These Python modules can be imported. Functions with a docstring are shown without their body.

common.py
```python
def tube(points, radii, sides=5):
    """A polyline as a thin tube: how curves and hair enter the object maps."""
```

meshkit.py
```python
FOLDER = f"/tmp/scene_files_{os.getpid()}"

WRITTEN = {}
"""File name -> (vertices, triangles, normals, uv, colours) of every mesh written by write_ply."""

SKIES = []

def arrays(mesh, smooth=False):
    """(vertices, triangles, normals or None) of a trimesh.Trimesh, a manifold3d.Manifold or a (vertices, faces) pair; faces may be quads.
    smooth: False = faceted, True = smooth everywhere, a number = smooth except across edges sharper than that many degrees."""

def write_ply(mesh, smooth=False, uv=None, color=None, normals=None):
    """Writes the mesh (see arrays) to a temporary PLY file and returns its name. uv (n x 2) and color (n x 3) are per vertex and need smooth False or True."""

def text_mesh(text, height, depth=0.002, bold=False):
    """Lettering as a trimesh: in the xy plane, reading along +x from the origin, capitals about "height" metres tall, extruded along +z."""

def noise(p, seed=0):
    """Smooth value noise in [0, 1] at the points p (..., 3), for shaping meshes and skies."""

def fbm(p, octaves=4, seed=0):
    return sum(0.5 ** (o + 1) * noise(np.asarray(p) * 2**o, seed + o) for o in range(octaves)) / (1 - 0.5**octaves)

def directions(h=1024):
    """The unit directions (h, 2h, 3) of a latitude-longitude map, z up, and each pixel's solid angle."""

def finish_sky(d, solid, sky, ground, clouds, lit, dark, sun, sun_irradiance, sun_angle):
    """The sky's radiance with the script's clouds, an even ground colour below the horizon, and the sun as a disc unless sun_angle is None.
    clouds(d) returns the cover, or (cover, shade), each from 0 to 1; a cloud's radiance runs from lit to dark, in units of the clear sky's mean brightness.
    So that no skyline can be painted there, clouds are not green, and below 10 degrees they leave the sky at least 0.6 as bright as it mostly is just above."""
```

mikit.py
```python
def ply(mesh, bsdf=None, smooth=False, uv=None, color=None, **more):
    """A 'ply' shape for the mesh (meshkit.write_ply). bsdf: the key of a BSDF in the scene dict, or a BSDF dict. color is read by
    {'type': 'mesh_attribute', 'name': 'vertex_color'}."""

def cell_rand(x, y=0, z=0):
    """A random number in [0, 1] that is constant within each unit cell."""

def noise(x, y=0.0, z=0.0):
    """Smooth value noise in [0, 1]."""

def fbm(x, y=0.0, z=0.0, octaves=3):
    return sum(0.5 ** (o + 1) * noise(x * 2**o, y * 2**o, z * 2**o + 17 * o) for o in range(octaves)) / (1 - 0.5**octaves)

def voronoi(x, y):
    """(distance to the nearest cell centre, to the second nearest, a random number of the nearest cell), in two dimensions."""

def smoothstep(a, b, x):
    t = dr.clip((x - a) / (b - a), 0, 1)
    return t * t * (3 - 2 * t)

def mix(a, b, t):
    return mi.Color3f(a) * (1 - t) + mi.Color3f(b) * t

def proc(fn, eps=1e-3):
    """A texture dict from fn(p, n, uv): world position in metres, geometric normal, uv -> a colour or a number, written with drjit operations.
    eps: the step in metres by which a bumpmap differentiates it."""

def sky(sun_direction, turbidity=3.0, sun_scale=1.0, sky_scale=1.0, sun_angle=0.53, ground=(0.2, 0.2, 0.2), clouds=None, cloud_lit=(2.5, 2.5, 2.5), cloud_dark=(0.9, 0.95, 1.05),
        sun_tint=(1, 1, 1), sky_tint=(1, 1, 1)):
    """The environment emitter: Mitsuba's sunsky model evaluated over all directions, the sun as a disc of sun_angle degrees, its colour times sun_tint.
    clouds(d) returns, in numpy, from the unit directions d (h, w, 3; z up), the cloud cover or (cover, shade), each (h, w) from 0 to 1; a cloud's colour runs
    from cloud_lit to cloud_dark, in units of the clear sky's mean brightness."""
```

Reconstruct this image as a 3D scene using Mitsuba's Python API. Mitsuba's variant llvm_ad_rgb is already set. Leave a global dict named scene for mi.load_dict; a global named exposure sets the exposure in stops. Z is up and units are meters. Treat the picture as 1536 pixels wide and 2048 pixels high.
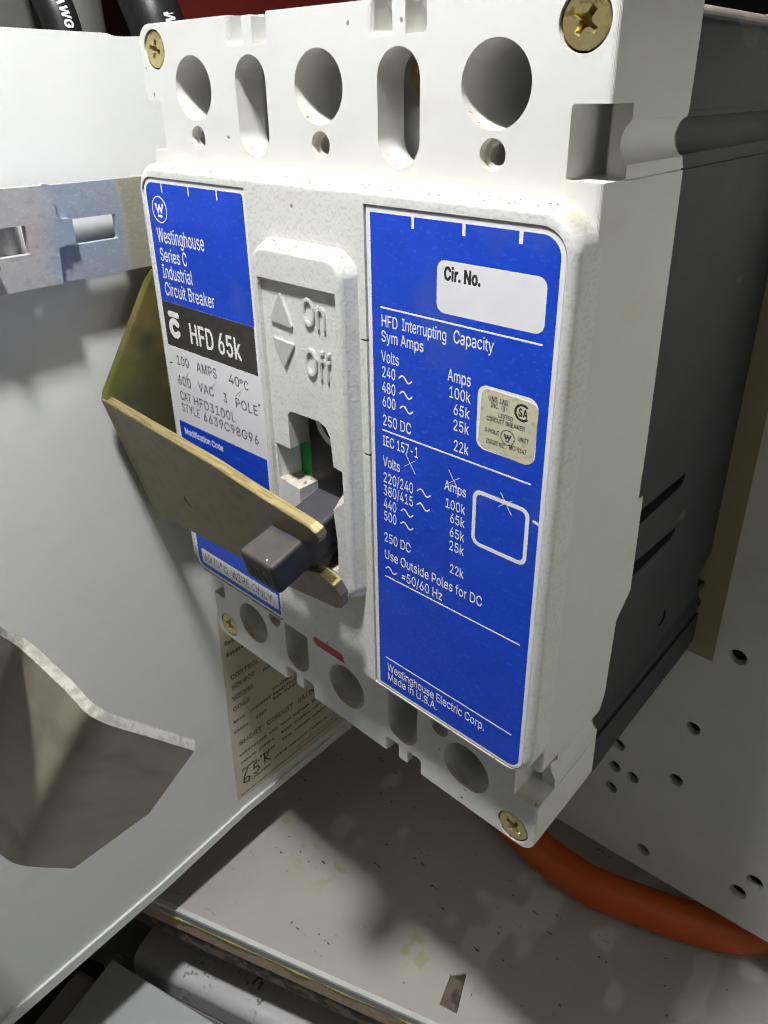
import math, glob, random
import numpy as np, trimesh, mitsuba as mi, drjit as dr, mikit, meshkit
import manifold3d as m3
from manifold3d import Manifold, CrossSection
from shapely import affinity, union_all, box as sbox
from shapely.geometry import Polygon, LineString, Point, MultiPolygon
from mikit import noise, fbm, voronoi, smoothstep, mix, cell_rand

S = 0.001                                   # everything below is written in millimetres: x right, y into the panel, z up
T = mi.ScalarTransform4f
random.seed(7)
rng = np.random.default_rng(7)
scene, labels = {}, {}

# ---------------------------------------------------------------- camera, light, exposure
CAM = np.array([98.272, -86.309, 59.892]) * S
FWD = np.array([-0.60664, 0.67189, -0.42491]); UP = np.array([-0.27689, 0.32245, 0.90518])
scene['camera'] = {'type': 'perspective', 'fov': 2 * math.degrees(math.atan(768 / 1485.65)), 'fov_axis': 'x',
                   'principal_point_offset_x': -20.2054 / 1536, 'principal_point_offset_y': 152.604 / 2048,
                   'near_clip': 0.005, 'far_clip': 20.0,
                   'to_world': T().look_at(origin=CAM.tolist(), target=(CAM + FWD).tolist(), up=UP.tolist())}
LAMP = np.array([18.0, -70.0, 246.0])
LAMP_POWER = 850.0
scene['room_light'] = {'type': 'constant', 'radiance': {'type': 'rgb', 'value': [0.062, 0.062, 0.054]}}
exposure = 0.0


# ---------------------------------------------------------------- helpers
def rgb(*v):
    return {'type': 'rgb', 'value': list(v)}


def add(key, mesh, bsdf, smooth=30, **more):
    """One entry of the scene; the mesh is in millimetres."""
    if hasattr(mesh, 'to_mesh'):
        m = mesh.to_mesh(); mesh = trimesh.Trimesh(np.array(m.vert_properties[:, :3], float), np.array(m.tri_verts), process=False)
    mesh = mesh.copy(); mesh.apply_scale(S)
    scene[key] = mikit.ply(mesh, bsdf, smooth=smooth, **more)
    return key


def tag(key, label=None, cat=None, group=None, kind=None):
    labels[key] = {k: v for k, v in (('label', label), ('category', cat), ('group', group), ('kind', kind)) if v}


def mani(t):
    """trimesh -> Manifold"""
    t = t.copy(); t.merge_vertices()
    if t.volume < 0: t.invert()
    return Manifold(m3.Mesh(np.asarray(t.vertices, np.float32), np.asarray(t.faces, np.uint32)))


def rings(pts):
    """point list / shapely polygon(s) -> list of rings"""
    if hasattr(pts, 'geom_type'):
        out = []
        for g in (pts.geoms if hasattr(pts, 'geoms') else [pts]):
            if g.geom_type == 'Polygon' and g.area > 1e-6:
                out.append(np.array(g.exterior.coords)[:-1]); out += [np.array(h.coords)[:-1] for h in g.interiors]
        return out
    return [np.asarray(pts, float)]


AXES = {'y': [[1, 0, 0, 0], [0, 0, 1, 0], [0, 1, 0, 0]],      # polygon (x,z) swept along y
        'x': [[0, 0, 1, 0], [1, 0, 0, 0], [0, 1, 0, 0]],      # polygon (y,z) swept along x
        'z': [[1, 0, 0, 0], [0, 1, 0, 0], [0, 0, 1, 0]]}      # polygon (x,y) swept along z


def ext(pts, a, b, axis='y'):
    cs = CrossSection(rings(pts), m3.FillRule.EvenOdd)
    m = Manifold.extrude(cs, b - a).translate([0, 0, a])
    return m.transform(np.array(AXES[axis], float))


def cube(x0, x1, y0, y1, z0, z1):
    return Manifold.cube([x1 - x0, y1 - y0, z1 - z0]).translate([x0, y0, z0])


def rbox(x0, x1, y0, y1, z0, z1, r=0.6, seg=16):
    """box with rounded edges"""
    return Manifold.batch_hull([Manifold.sphere(r, seg).translate([x, y, z]) for x in (x0 + r, x1 - r) for y in (y0 + r, y1 - r) for z in (z0 + r, z1 - r)])


def cyl(c, r, y0, y1, r2=None, seg=64, axis='y'):
    m = Manifold.cylinder(y1 - y0, r, r if r2 is None else r2, seg).translate([0, 0, y0])
    m = m.transform(np.array(AXES[axis], float))
    return m.translate([c[0], 0, c[1]] if axis == 'y' else [0, c[0], c[1]] if axis == 'x' else [c[0], c[1], 0])


def stadium(cx, z0, z1, w, n=24):
    return LineString([(cx, z0 + w / 2), (cx, z1 - w / 2)]).buffer(w / 2, n)


def rr(x0, x1, z0, z1, r, n=8):
    """rounded rectangle outline; r one radius or four (bottom-left, bottom-right, top-right, top-left)"""
    r = [r] * 4 if np.isscalar(r) else r
    out = []
    for (cx, cz, sx, sz, a0), q in zip(((x0, z0, 1, 1, 180), (x1, z0, -1, 1, 270), (x1, z1, -1, -1, 0), (x0, z1, 1, -1, 90)), r):
        q = max(q, 0.02)
        for t in np.radians(np.linspace(a0, a0 + 90, n)):
            out.append((cx + sx * q + q * math.cos(t), cz + sz * q + q * math.sin(t)))
    return np.array(out)


def loft(prof, x0, x1, z0, z1, r, n=10):
    """rounded rectangle whose outline is drawn in by d at depth y, for (d, y) in prof, from front to back; closed"""
    L = []
    for d, y in prof:
        q = [max(v - d, 0.05) for v in ([r] * 4 if np.isscalar(r) else r)]
        o = rr(x0 + d, x1 - d, z0 + d, z1 - d, q, n); L.append(np.c_[o[:, 0], np.full(len(o), y), o[:, 1]])
    k = len(L[0]); v = np.vstack(L + [L[0].mean(0)[None], L[-1].mean(0)[None]]); f = []
    i = np.arange(k); j = (i + 1) % k
    for a in range(len(L) - 1):
        f += [np.c_[a * k + i, a * k + j, (a + 1) * k + j], np.c_[a * k + i, (a + 1) * k + j, (a + 1) * k + i]]
    c0, c1 = len(L) * k, len(L) * k + 1; b = (len(L) - 1) * k
    f += [np.c_[np.full(k, c0), j, i], np.c_[np.full(k, c1), b + i, b + j]]
    return mani(trimesh.Trimesh(v, np.vstack(f), process=False))


def fillet(r, y0, n=6):
    """profile of a rounded front edge of radius r whose front lies at y0"""
    return [(r - r * math.sin(t), y0 + r - r * math.cos(t)) for t in np.linspace(0, math.pi / 2, n)]


def tube(pts, r, sides=20):
    from common import tube as _t
    v, f = _t(np.asarray(pts, float), r, sides)
    return trimesh.Trimesh(v, f, process=False)


def smooth_path(pts, n=12):
    """Catmull-Rom through the points"""
    p = np.asarray(pts, float); p = np.vstack([2 * p[0] - p[1], p, 2 * p[-1] - p[-2]]); out = []
    for i in range(1, len(p) - 2):
        for t in np.linspace(0, 1, n, endpoint=False):
            out.append(0.5 * (2 * p[i] + (p[i + 1] - p[i - 1]) * t + (2 * p[i - 1] - 5 * p[i] + 4 * p[i + 1] - p[i + 2]) * t * t + (3 * p[i] - p[i - 1] - 3 * p[i + 1] + p[i + 2]) * t ** 3))
    return np.array(out + [p[-2]])


# ---------------------------------------------------------------- lettering (flat prints and raised letters)
from PIL import Image, ImageDraw, ImageFont
_fonts, _glyphs = {}, {}


def glyph(ch, w):
    if (ch, w) not in _glyphs:
        if w not in _fonts:
            f = ImageFont.truetype(glob.glob('/opt/blender-*/*/datafiles/fonts/Inter.woff2')[0], 110); f.set_variation_by_axes([14, w]); _fonts[w] = f
        f = _fonts[w]
        x0, y0, x1, y1 = f.getbbox(ch, anchor='ls')
        shape = None
        if x1 > x0 and y1 > y0:
            im = Image.new('L', (x1 - x0 + 8, y1 - y0 + 8)); ImageDraw.Draw(im).text((4 - x0, 4 - y0), ch, 255, f, anchor='ls')
            on = np.pad(np.asarray(im) > 127, ((0, 0), (1, 1))).astype(np.int8)
            rows, st = np.nonzero(np.diff(on, axis=1) == 1); en = np.nonzero(np.diff(on, axis=1) == -1)[1]
            shape = union_all(sbox(st, -rows - 1, en, -rows)).buffer(0.8).buffer(-0.8).simplify(0.6)
            shape = affinity.translate(shape, x0 - 4, 4 - y0)
        _glyphs[ch, w] = (shape, f.getlength(ch), x0, x1)
    return _glyphs[ch, w]


CAP = 110 * 0.727


def text(s, x, z, width, h, w=400, thick=0.0, track=0.0):
    """shapely lettering: left end x, baseline z, total width, capital height, all in mm"""
    pen, parts, first, last = 0.0, [], None, 0.0
    for ch in s:
        g, adv, a, b = glyph(ch, w)
        if g is not None:
            parts.append(affinity.translate(g, pen, 0)); first = pen + a if first is None else first; last = pen + b
        pen += adv + track * 110
    sh = affinity.affine_transform(union_all(parts), [width / (last - first), 0, 0, h / CAP, x - first * width / (last - first), z])
    return sh.buffer(thick, 4) if thick else sh


def tilde(x0, x1, z, amp=0.55, w=0.26):
    t = np.linspace(0, 1, 24)
    return LineString(np.c_[x0 + (x1 - x0) * t, z + amp * np.sin(t * 2 * math.pi) * (0.75 + 0.25 * np.sin(math.pi * t))]).buffer(w / 2)


def line(x0, z0, x1, z1, w):
    return LineString([(x0, z0), (x1, z1)]).buffer(w / 2, cap_style='flat')


def emblem(cx, cz, r, w=0.24):
    """ringed W over a bar, with dots on its three upper ends"""
    k = r / 2.72
    g = [Point(cx, cz).buffer(r + w / 2, 48).difference(Point(cx, cz).buffer(r - w / 2, 48))]
    top = [(-1.28, 0.98), (0, 0.78), (1.28, 0.98)]; bot = [(-0.62, -0.62), (0.62, -0.62)]
    P = [(cx + a * k, cz + b * k) for a, b in (top[0], bot[0], top[1], bot[1], top[2])]
    g += [LineString(P).buffer(0.22 * k + 0.02)] + [Point(cx + a * k, cz + b * k).buffer(0.36 * k) for a, b in top]
    g += [LineString([(cx - 0.62 * k, cz - 1.36 * k), (cx + 0.62 * k, cz - 1.36 * k)]).buffer(0.26 * k)]
    return union_all(g)


def sheet(shapes, y, th=0.03):
    """print or film lying at depth y, seen from the front, th thick towards the back"""
    return ext(union_all(shapes) if isinstance(shapes, list) else shapes, y, y + th, 'y')


# ---------------------------------------------------------------- materials
def principled(**k):
    return {'type': 'principled', **k}


def mat(name, base, rough=0.5, bump=None, **k):
    b = principled(base_color=base if isinstance(base, dict) else mikit.proc(base), roughness=rough if not callable(rough) else mikit.proc(rough), **k)
    if bump:
        b = {'type': 'bumpmap', 'arbitrary': mikit.proc(bump[0], eps=bump[2]), 'scale': bump[1], 'bsdf': b}
    scene[name] = {'type': 'twosided', 'bsdf': b}
    return name


def at(p, s):
    return p.x * s, p.y * s, p.z * s


def specks(p, s, dens, size=0.25):
    """small dark flecks of dirt, one at most per cell of 1/s metres"""
    x, y, z = p.x * s + 0.31 * p.y * s, p.z * s + 0.57 * p.y * s, 0
    f1, f2, r = voronoi(x, y)
    return dr.select(r < dens, 1 - smoothstep(size * 0.6, size, f1 + 0.25 * (noise(x * 6, y * 6) - 0.5)), 0.0)


def white_plastic(p, n, uv):
    c = mix((0.58, 0.585, 0.565), (0.625, 0.63, 0.61), fbm(*at(p, 60)))
    dust = smoothstep(0.2, 0.75, n.z) * smoothstep(0.0085, 0.0055, p.y) * (0.72 + 0.28 * fbm(*at(p, 500)))
    c = mix(c, mix((0.44, 0.375, 0.29), (0.32, 0.27, 0.21), fbm(*at(p, 1200), octaves=3)), 0.85 * dust)
    c = mix(c, (0.06, 0.05, 0.04), 0.8 * specks(p, 1100, 0.22, 0.24) * smoothstep(0.4, 0.8, n.z) * smoothstep(0.0085, 0.0055, p.y))
    dirt = smoothstep(0.62, 0.8, fbm(p.x * 90, p.y * 90, p.z * 140 + 9, octaves=4))
    c = mix(c, (0.55, 0.52, 0.45), 0.35 * dirt)
    return mix(c, (0.09, 0.08, 0.06), 0.75 * specks(p, 300, 0.018, 0.085))


def grain(p, n, uv):
    return fbm(p.x * 2400, p.y * 2400, p.z * 2400, octaves=2)


mat('white_plastic', white_plastic, 0.42, (lambda p, n, uv: fbm(p.x * 700, p.y * 700, p.z * 700, octaves=2), 1.2e-5, 2e-4), specular=0.4)
def grained(p, n, uv):
    g = fbm(p.x * 2100, p.y * 2100, p.z * 2100, octaves=2)
    return white_plastic(p, n, uv) * (1.08 * (1 - 0.12 * smoothstep(0.48, 0.72, g)))


mat('grained_plastic', grained, 0.5, (grain, 5e-5, 1.0e-4), specular=0.4)
mat('black_plastic', lambda p, n, uv: mix(mix((0.014, 0.016, 0.020), (0.025, 0.027, 0.033), fbm(*at(p, 70), octaves=4)), (0.24, 0.20, 0.16), smoothstep(0.3, 0.9, n.z) * smoothstep(0.062, 0.066, p.z) * (0.45 + 0.5 * fbm(*at(p, 300))) + 0.12 * smoothstep(0.72, 0.8, fbm(p.x * 300, p.y * 60, p.z * 120, octaves=4))), 0.5,
    (lambda p, n, uv: fbm(*at(p, 1500), octaves=2), 2.5e-5, 2e-4), specular=0.35)


def handle_color(p, n, uv):
    front = smoothstep(-0.0095, -0.0115, p.y + 0.002 * (fbm(p.x * 800, p.z * 800, p.y * 300) - 0.5))
    d = smoothstep(0.3, 0.9, n.z) * (0.25 + 0.45 * fbm(*at(p, 420), octaves=4))
    c = mix((0.022, 0.021, 0.028), (0.036, 0.034, 0.042), fbm(*at(p, 200)))
    c = mix(c, (0.060, 0.058, 0.070), d * (1 - front))
    c = mix(c, (0.078, 0.067, 0.058), dr.minimum(1.0, d * 1.7) * front)
    return mix(c, (0.7, 0.7, 0.75), 0.7 * specks(p, 420, 0.06, 0.10) * smoothstep(0.2, 0.7, n.z))


mat('handle_plastic', handle_color, 0.58, (lambda p, n, uv: fbm(*at(p, 1800), octaves=2), 3e-5, 2e-4))
mat('arrow_grey_plastic', lambda p, n, uv: mix((0.44, 0.445, 0.425), (0.50, 0.505, 0.485), fbm(*at(p, 700))), 0.42)  # a darker grey than the cover plastic, for the arrow faces
mat('slide_black', rgb(0.018, 0.018, 0.019), 0.5)
mat('slide_green', lambda p, n, uv: mix((0.004, 0.24, 0.03), (0.006, 0.31, 0.045), fbm(*at(p, 300))), 0.5)
mat('trip_red', lambda p, n, uv: mix((0.42, 0.018, 0.018), (0.30, 0.012, 0.015), fbm(*at(p, 300))), 0.4)
FILM = (lambda p, n, uv: fbm(p.x * 2200, p.y * 2200, p.z * 2200, octaves=2), 4.5e-5, 1.2e-4)
def film_blue(p, n, uv):
    c = mix((0.010, 0.055, 0.52), (0.014, 0.070, 0.62), fbm(*at(p, 160), octaves=4))
    g = fbm(p.x * 1500, p.y * 1500, p.z * 1900, octaves=2)
    c = mix(c, (0.030, 0.115, 0.74), 0.5 * smoothstep(0.58, 0.78, g))
    return mix(c, (0.05, 0.10, 0.42), 0.5 * smoothstep(0.62, 0.8, fbm(p.x * 70, p.y * 70, p.z * 45, octaves=4)))


mat('film_blue', film_blue, 0.33, FILM, specular=0.3)
mat('film_black', lambda p, n, uv: mix((0.024, 0.022, 0.021), (0.045, 0.040, 0.037), fbm(*at(p, 900), octaves=4)), 0.45, FILM)
mat('film_white', lambda p, n, uv: mix((0.73, 0.725, 0.76), (0.77, 0.765, 0.80), fbm(*at(p, 260))), 0.42, (FILM[0], 3e-5, 1.5e-4))
mat('print_white', lambda p, n, uv: mix((0.80, 0.80, 0.82), (0.74, 0.75, 0.78), smoothstep(0.55, 0.8, fbm(*at(p, 900)))), 0.45)
mat('print_black', rgb(0.022, 0.022, 0.024), 0.5)
mat('print_ink', lambda p, n, uv: mix((0.03, 0.03, 0.035), (0.20, 0.20, 0.22), smoothstep(0.5, 0.8, noise(p.x * 4500, p.y * 900, p.z * 4500))), 0.6)
mat('cream_film', lambda p, n, uv: mix(mix((0.50, 0.48, 0.34), (0.60, 0.57, 0.43), fbm(*at(p, 500), octaves=4)), (0.36, 0.31, 0.20), 0.6 * smoothstep(0.55, 0.8, fbm(*at(p, 1300), octaves=3))), 0.55)


def brass(p, n, uv):
    return mix(mix((0.55, 0.44, 0.17), (0.68, 0.60, 0.33), fbm(*at(p, 500))), (0.30, 0.22, 0.08), smoothstep(0.55, 0.8, fbm(*at(p, 900))))


mat('zinc_brass', brass, 0.34, (lambda p, n, uv: fbm(*at(p, 1500)), 3e-5, 1.5e-4), metallic=0.85)


def chromate(p, n, uv):
    a, b = fbm(p.x * 45, p.y * 45, p.z * 45, octaves=3), fbm(p.x * 80 + 5, p.y * 80, p.z * 80, octaves=3)
    side = smoothstep(-0.056, -0.0578, p.x)                                     # the side arm took the plating greener
    c = mix((0.215, 0.19, 0.138), (0.19, 0.19, 0.105), smoothstep(0.36, 0.68, a))
    c = mix(c, mix((0.125, 0.13, 0.07), (0.18, 0.20, 0.045), smoothstep(0.40, 0.62, a)), side)
    c = mix(c, (0.29, 0.23, 0.10), side * smoothstep(0.47, 0.7, b))
    c = mix(c, (0.235, 0.165, 0.145), 0.4 * smoothstep(0.58, 0.8, fbm(p.x * 60 + 11, p.y * 60 + 3, p.z * 60)))
    c = mix(c, (0.13, 0.12, 0.09), 0.35 * smoothstep(0.5, 0.75, fbm(*at(p, 420), octaves=4)))
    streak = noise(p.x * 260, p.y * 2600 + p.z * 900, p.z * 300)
    return mix(c, mix((0.44, 0.35, 0.16), (0.30, 0.235, 0.10), smoothstep(0.45, 0.75, streak)), smoothstep(0.55, 0.95, n.z))  # upward edges painted lighter gold, as if catching light from above


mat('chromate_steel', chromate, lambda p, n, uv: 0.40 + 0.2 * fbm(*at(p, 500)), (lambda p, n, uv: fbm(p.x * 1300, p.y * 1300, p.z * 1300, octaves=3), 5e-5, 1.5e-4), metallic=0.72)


def zinc(p, n, uv):
    wob = 0.004 * (fbm(p.x * 150, p.y * 150, p.z * 150, octaves=3) - 0.5)
    blue = smoothstep(-0.021, -0.014, p.y + 2 * wob) * smoothstep(0.0005, -0.0015, p.y + 0.3 * wob) * (0.45 + 0.75 * fbm(p.x * 60, p.y * 60 + 3, p.z * 90, octaves=3))
    c = mix((0.50, 0.49, 0.485), (0.37, 0.365, 0.365), fbm(*at(p, 220), octaves=4))
    c = mix(c, (0.25, 0.315, 0.42), dr.minimum(1.0, 0.85 * blue))
    c = mix(c, (0.34, 0.325, 0.265), smoothstep(-0.0015, 0.0008, p.y + 0.3 * wob))
    c = mix(c, (0.42, 0.33, 0.31), 0.5 * smoothstep(0.55, 0.75, fbm(p.x * 90, p.y * 90 + 4, p.z * 90)))
    c = mix(c, (0.22, 0.215, 0.21), 0.35 * smoothstep(0.55, 0.75, fbm(p.x * 700, p.y * 700, p.z * 700, octaves=4)))
    return mix(c, (0.70, 0.71, 0.72), 0.2 * smoothstep(0.58, 0.80, fbm(p.x * 2000, p.y * 2000, p.z * 2000, octaves=2)))


mat('zinc_steel', zinc, lambda p, n, uv: 0.42 + 0.2 * fbm(*at(p, 700)), (lambda p, n, uv: fbm(p.x * 1100, p.y * 1100, p.z * 1100, octaves=3), 6e-5, 1.5e-4), metallic=0.4)


def catch_color(p, n, uv):
    c = mix((0.54, 0.48, 0.385), (0.46, 0.43, 0.33), fbm(p.x * 60, p.y * 60, p.z * 60, octaves=4))
    c = mix(c, (0.46, 0.36, 0.33), 0.6 * smoothstep(0.45, 0.7, fbm(p.x * 70 + 8, p.y * 70, p.z * 70, octaves=4)))
    return mix(c, (0.25, 0.22, 0.18), 0.4 * smoothstep(0.52, 0.8, fbm(p.x * 110, p.y * 110 + 5, p.z * 110, octaves=4)))


mat('catch_steel', catch_color, 0.5, (lambda p, n, uv: fbm(p.x * 700, p.y * 700, p.z * 700, octaves=3), 6e-5, 2e-4), metallic=0.25)
mat('cut_edge', lambda p, n, uv: mix((0.36, 0.355, 0.31), (0.25, 0.24, 0.205), smoothstep(0.4, 0.7, fbm(*at(p, 900), octaves=3))), 0.5, (lambda p, n, uv: fbm(*at(p, 1100), octaves=2), 1.2e-4, 2e-4), metallic=0.1)


def scratches(p, ku, kv, seed=0.0):
    q = noise(p.y * ku + 40 * fbm(p.z * 20 + seed, p.y * 12), p.z * kv + seed)
    return smoothstep(0.93, 0.965, q)


def panel_paint(p, n, uv):
    c = mix((0.64, 0.65, 0.64), (0.68, 0.69, 0.685), fbm(*at(p, 30), octaves=4))
    c = mix(c, (0.36, 0.36, 0.34), 0.12 * smoothstep(0.6, 0.8, fbm(p.x * 40, p.y * 40, p.z * 60, octaves=4)))
    return mix(c, (0.07, 0.065, 0.06), 0.85 * specks(p, 85, 0.10, 0.045))


mat('panel_paint', panel_paint, 0.36, (lambda p, n, uv: fbm(p.x * 350, p.y * 350, p.z * 350, octaves=2), 2.0e-5, 3e-4))
mat('plate_paint', lambda p, n, uv: mix(mix((0.36, 0.365, 0.33), (0.42, 0.42, 0.385), fbm(*at(p, 40), octaves=4)), (0.20, 0.19, 0.17), 0.2 * smoothstep(0.6, 0.8, fbm(*at(p, 60), octaves=4))), 0.5)
mat('bounce_grey', lambda p, n, uv: mix((0.68, 0.68, 0.62), (0.72, 0.72, 0.66), fbm(*at(p, 40), octaves=4)), 0.6)  # pale grey of the added right panel, set for the light it bounces
mat('fish_paper', lambda p, n, uv: mix((0.15, 0.13, 0.075), (0.20, 0.18, 0.11), fbm(*at(p, 120), octaves=4)), 0.7)


def bench_color(p, n, uv):
    c = mix((0.365, 0.338, 0.305), (0.43, 0.40, 0.365), fbm(p.x * 40, p.y * 40, octaves=4))
    pale = 0.7 * smoothstep(0.58, 0.76, fbm(p.x * 105 + 3, p.y * 70 + 1, octaves=2)) * smoothstep(0.030, 0.045, p.y)
    c = mix(c, (0.56, 0.575, 0.53), 0.9 * pale)
    f1, f2, r = voronoi(p.x * 260 + 2 * noise(p.x * 600, p.y * 600), p.y * 260)
    fleck = dr.select(r < 0.14, 1 - smoothstep(0.05, 0.11, f1 + 0.12 * (noise(p.x * 1700, p.y * 1100) - 0.5)), 0.0)
    c = mix(c, (0.07, 0.05, 0.035), 0.9 * fleck)
    return mix(c, (0.30, 0.27, 0.07), 0.5 * smoothstep(0.62, 0.72, fbm(p.x * 160, p.y * 160 + 3, octaves=3)) * smoothstep(0.034, 0.030, p.y) * smoothstep(0.018, 0.026, p.y))


mat('bench_laminate', bench_color, 0.5, (lambda p, n, uv: fbm(p.x * 500, p.y * 500, p.z * 500, octaves=2), 5e-5, 3e-4))
mat('bench_edge_white', lambda p, n, uv: mix((0.62, 0.64, 0.58), (0.50, 0.50, 0.45), fbm(*at(p, 200))), 0.4)
mat('bench_edge_grey', lambda p, n, uv: mix((0.27, 0.26, 0.25), (0.21, 0.20, 0.20), fbm(*at(p, 200))), 0.5)
mat('bench_core', lambda p, n, uv: mix(mix((0.27, 0.20, 0.15), (0.36, 0.28, 0.215), fbm(*at(p, 250), octaves=4)), (0.15, 0.11, 0.08), 0.5 * smoothstep(0.55, 0.75, fbm(*at(p, 900), octaves=3))), 0.8)
mat('dark_core', lambda p, n, uv: mix((0.13, 0.10, 0.08), (0.05, 0.04, 0.033), smoothstep(0.4, 0.6, fbm(*at(p, 350), octaves=3))), 0.8)
mat('glue_yellow', lambda p, n, uv: mix((0.50, 0.44, 0.10), (0.62, 0.58, 0.24), fbm(*at(p, 500))), 0.35)


def rail_color(p, n, uv):
    c = mix((0.62, 0.61, 0.63), (0.56, 0.55, 0.57), fbm(*at(p, 60)))
    w = smoothstep(0.56, 0.66, fbm(p.x * 700, p.y * 700, p.z * 500, octaves=3)) * smoothstep(0.5, 0.7, fbm(p.x * 45 + 7, p.y * 45 + 2, octaves=3))
    return mix(c, (0.07, 0.065, 0.06), 0.85 * w)


mat('rail_paint', rail_color, 0.4)
mat('box_grey', lambda p, n, uv: mix((0.40, 0.42, 0.42), (0.45, 0.47, 0.47), fbm(*at(p, 60))), 0.45)
mat('dark_steel', lambda p, n, uv: mix((0.17, 0.16, 0.17), (0.22, 0.21, 0.22), fbm(*at(p, 90))), 0.5)
mat('cable_orange', lambda p, n, uv: mix((0.52, 0.085, 0.007), (0.42, 0.063, 0.005), fbm(*at(p, 150))), 0.45)
mat('cable_black', lambda p, n, uv: mix((0.013, 0.013, 0.015), (0.022, 0.021, 0.022), fbm(*at(p, 120))), 0.4)
mat('red_paint', lambda p, n, uv: mix((0.15, 0.015, 0.010), (0.11, 0.012, 0.008), fbm(*at(p, 50), octaves=4)), 0.45)
mat('sleeve_rubber', lambda p, n, uv: mix((0.10, 0.103, 0.095), (0.14, 0.14, 0.13), fbm(*at(p, 60), octaves=3)), 0.6)
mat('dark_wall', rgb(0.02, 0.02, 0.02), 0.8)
mat('sticker_paper', lambda p, n, uv: mix((0.47, 0.43, 0.35), (0.54, 0.495, 0.405), fbm(*at(p, 140), octaves=4)), 0.6)
mat('copper', lambda p, n, uv: mix((0.16, 0.07, 0.05), (0.10, 0.045, 0.035), fbm(*at(p, 500))), 0.45, metallic=0.6)
mat('sticker_ink', lambda p, n, uv: mix((0.12, 0.095, 0.075), (0.27, 0.23, 0.18), smoothstep(0.4, 0.75, fbm(*at(p, 1400), octaves=2))), 0.7)
mat('pen_ink', rgb(0.02, 0.02, 0.025), 0.5)

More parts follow.
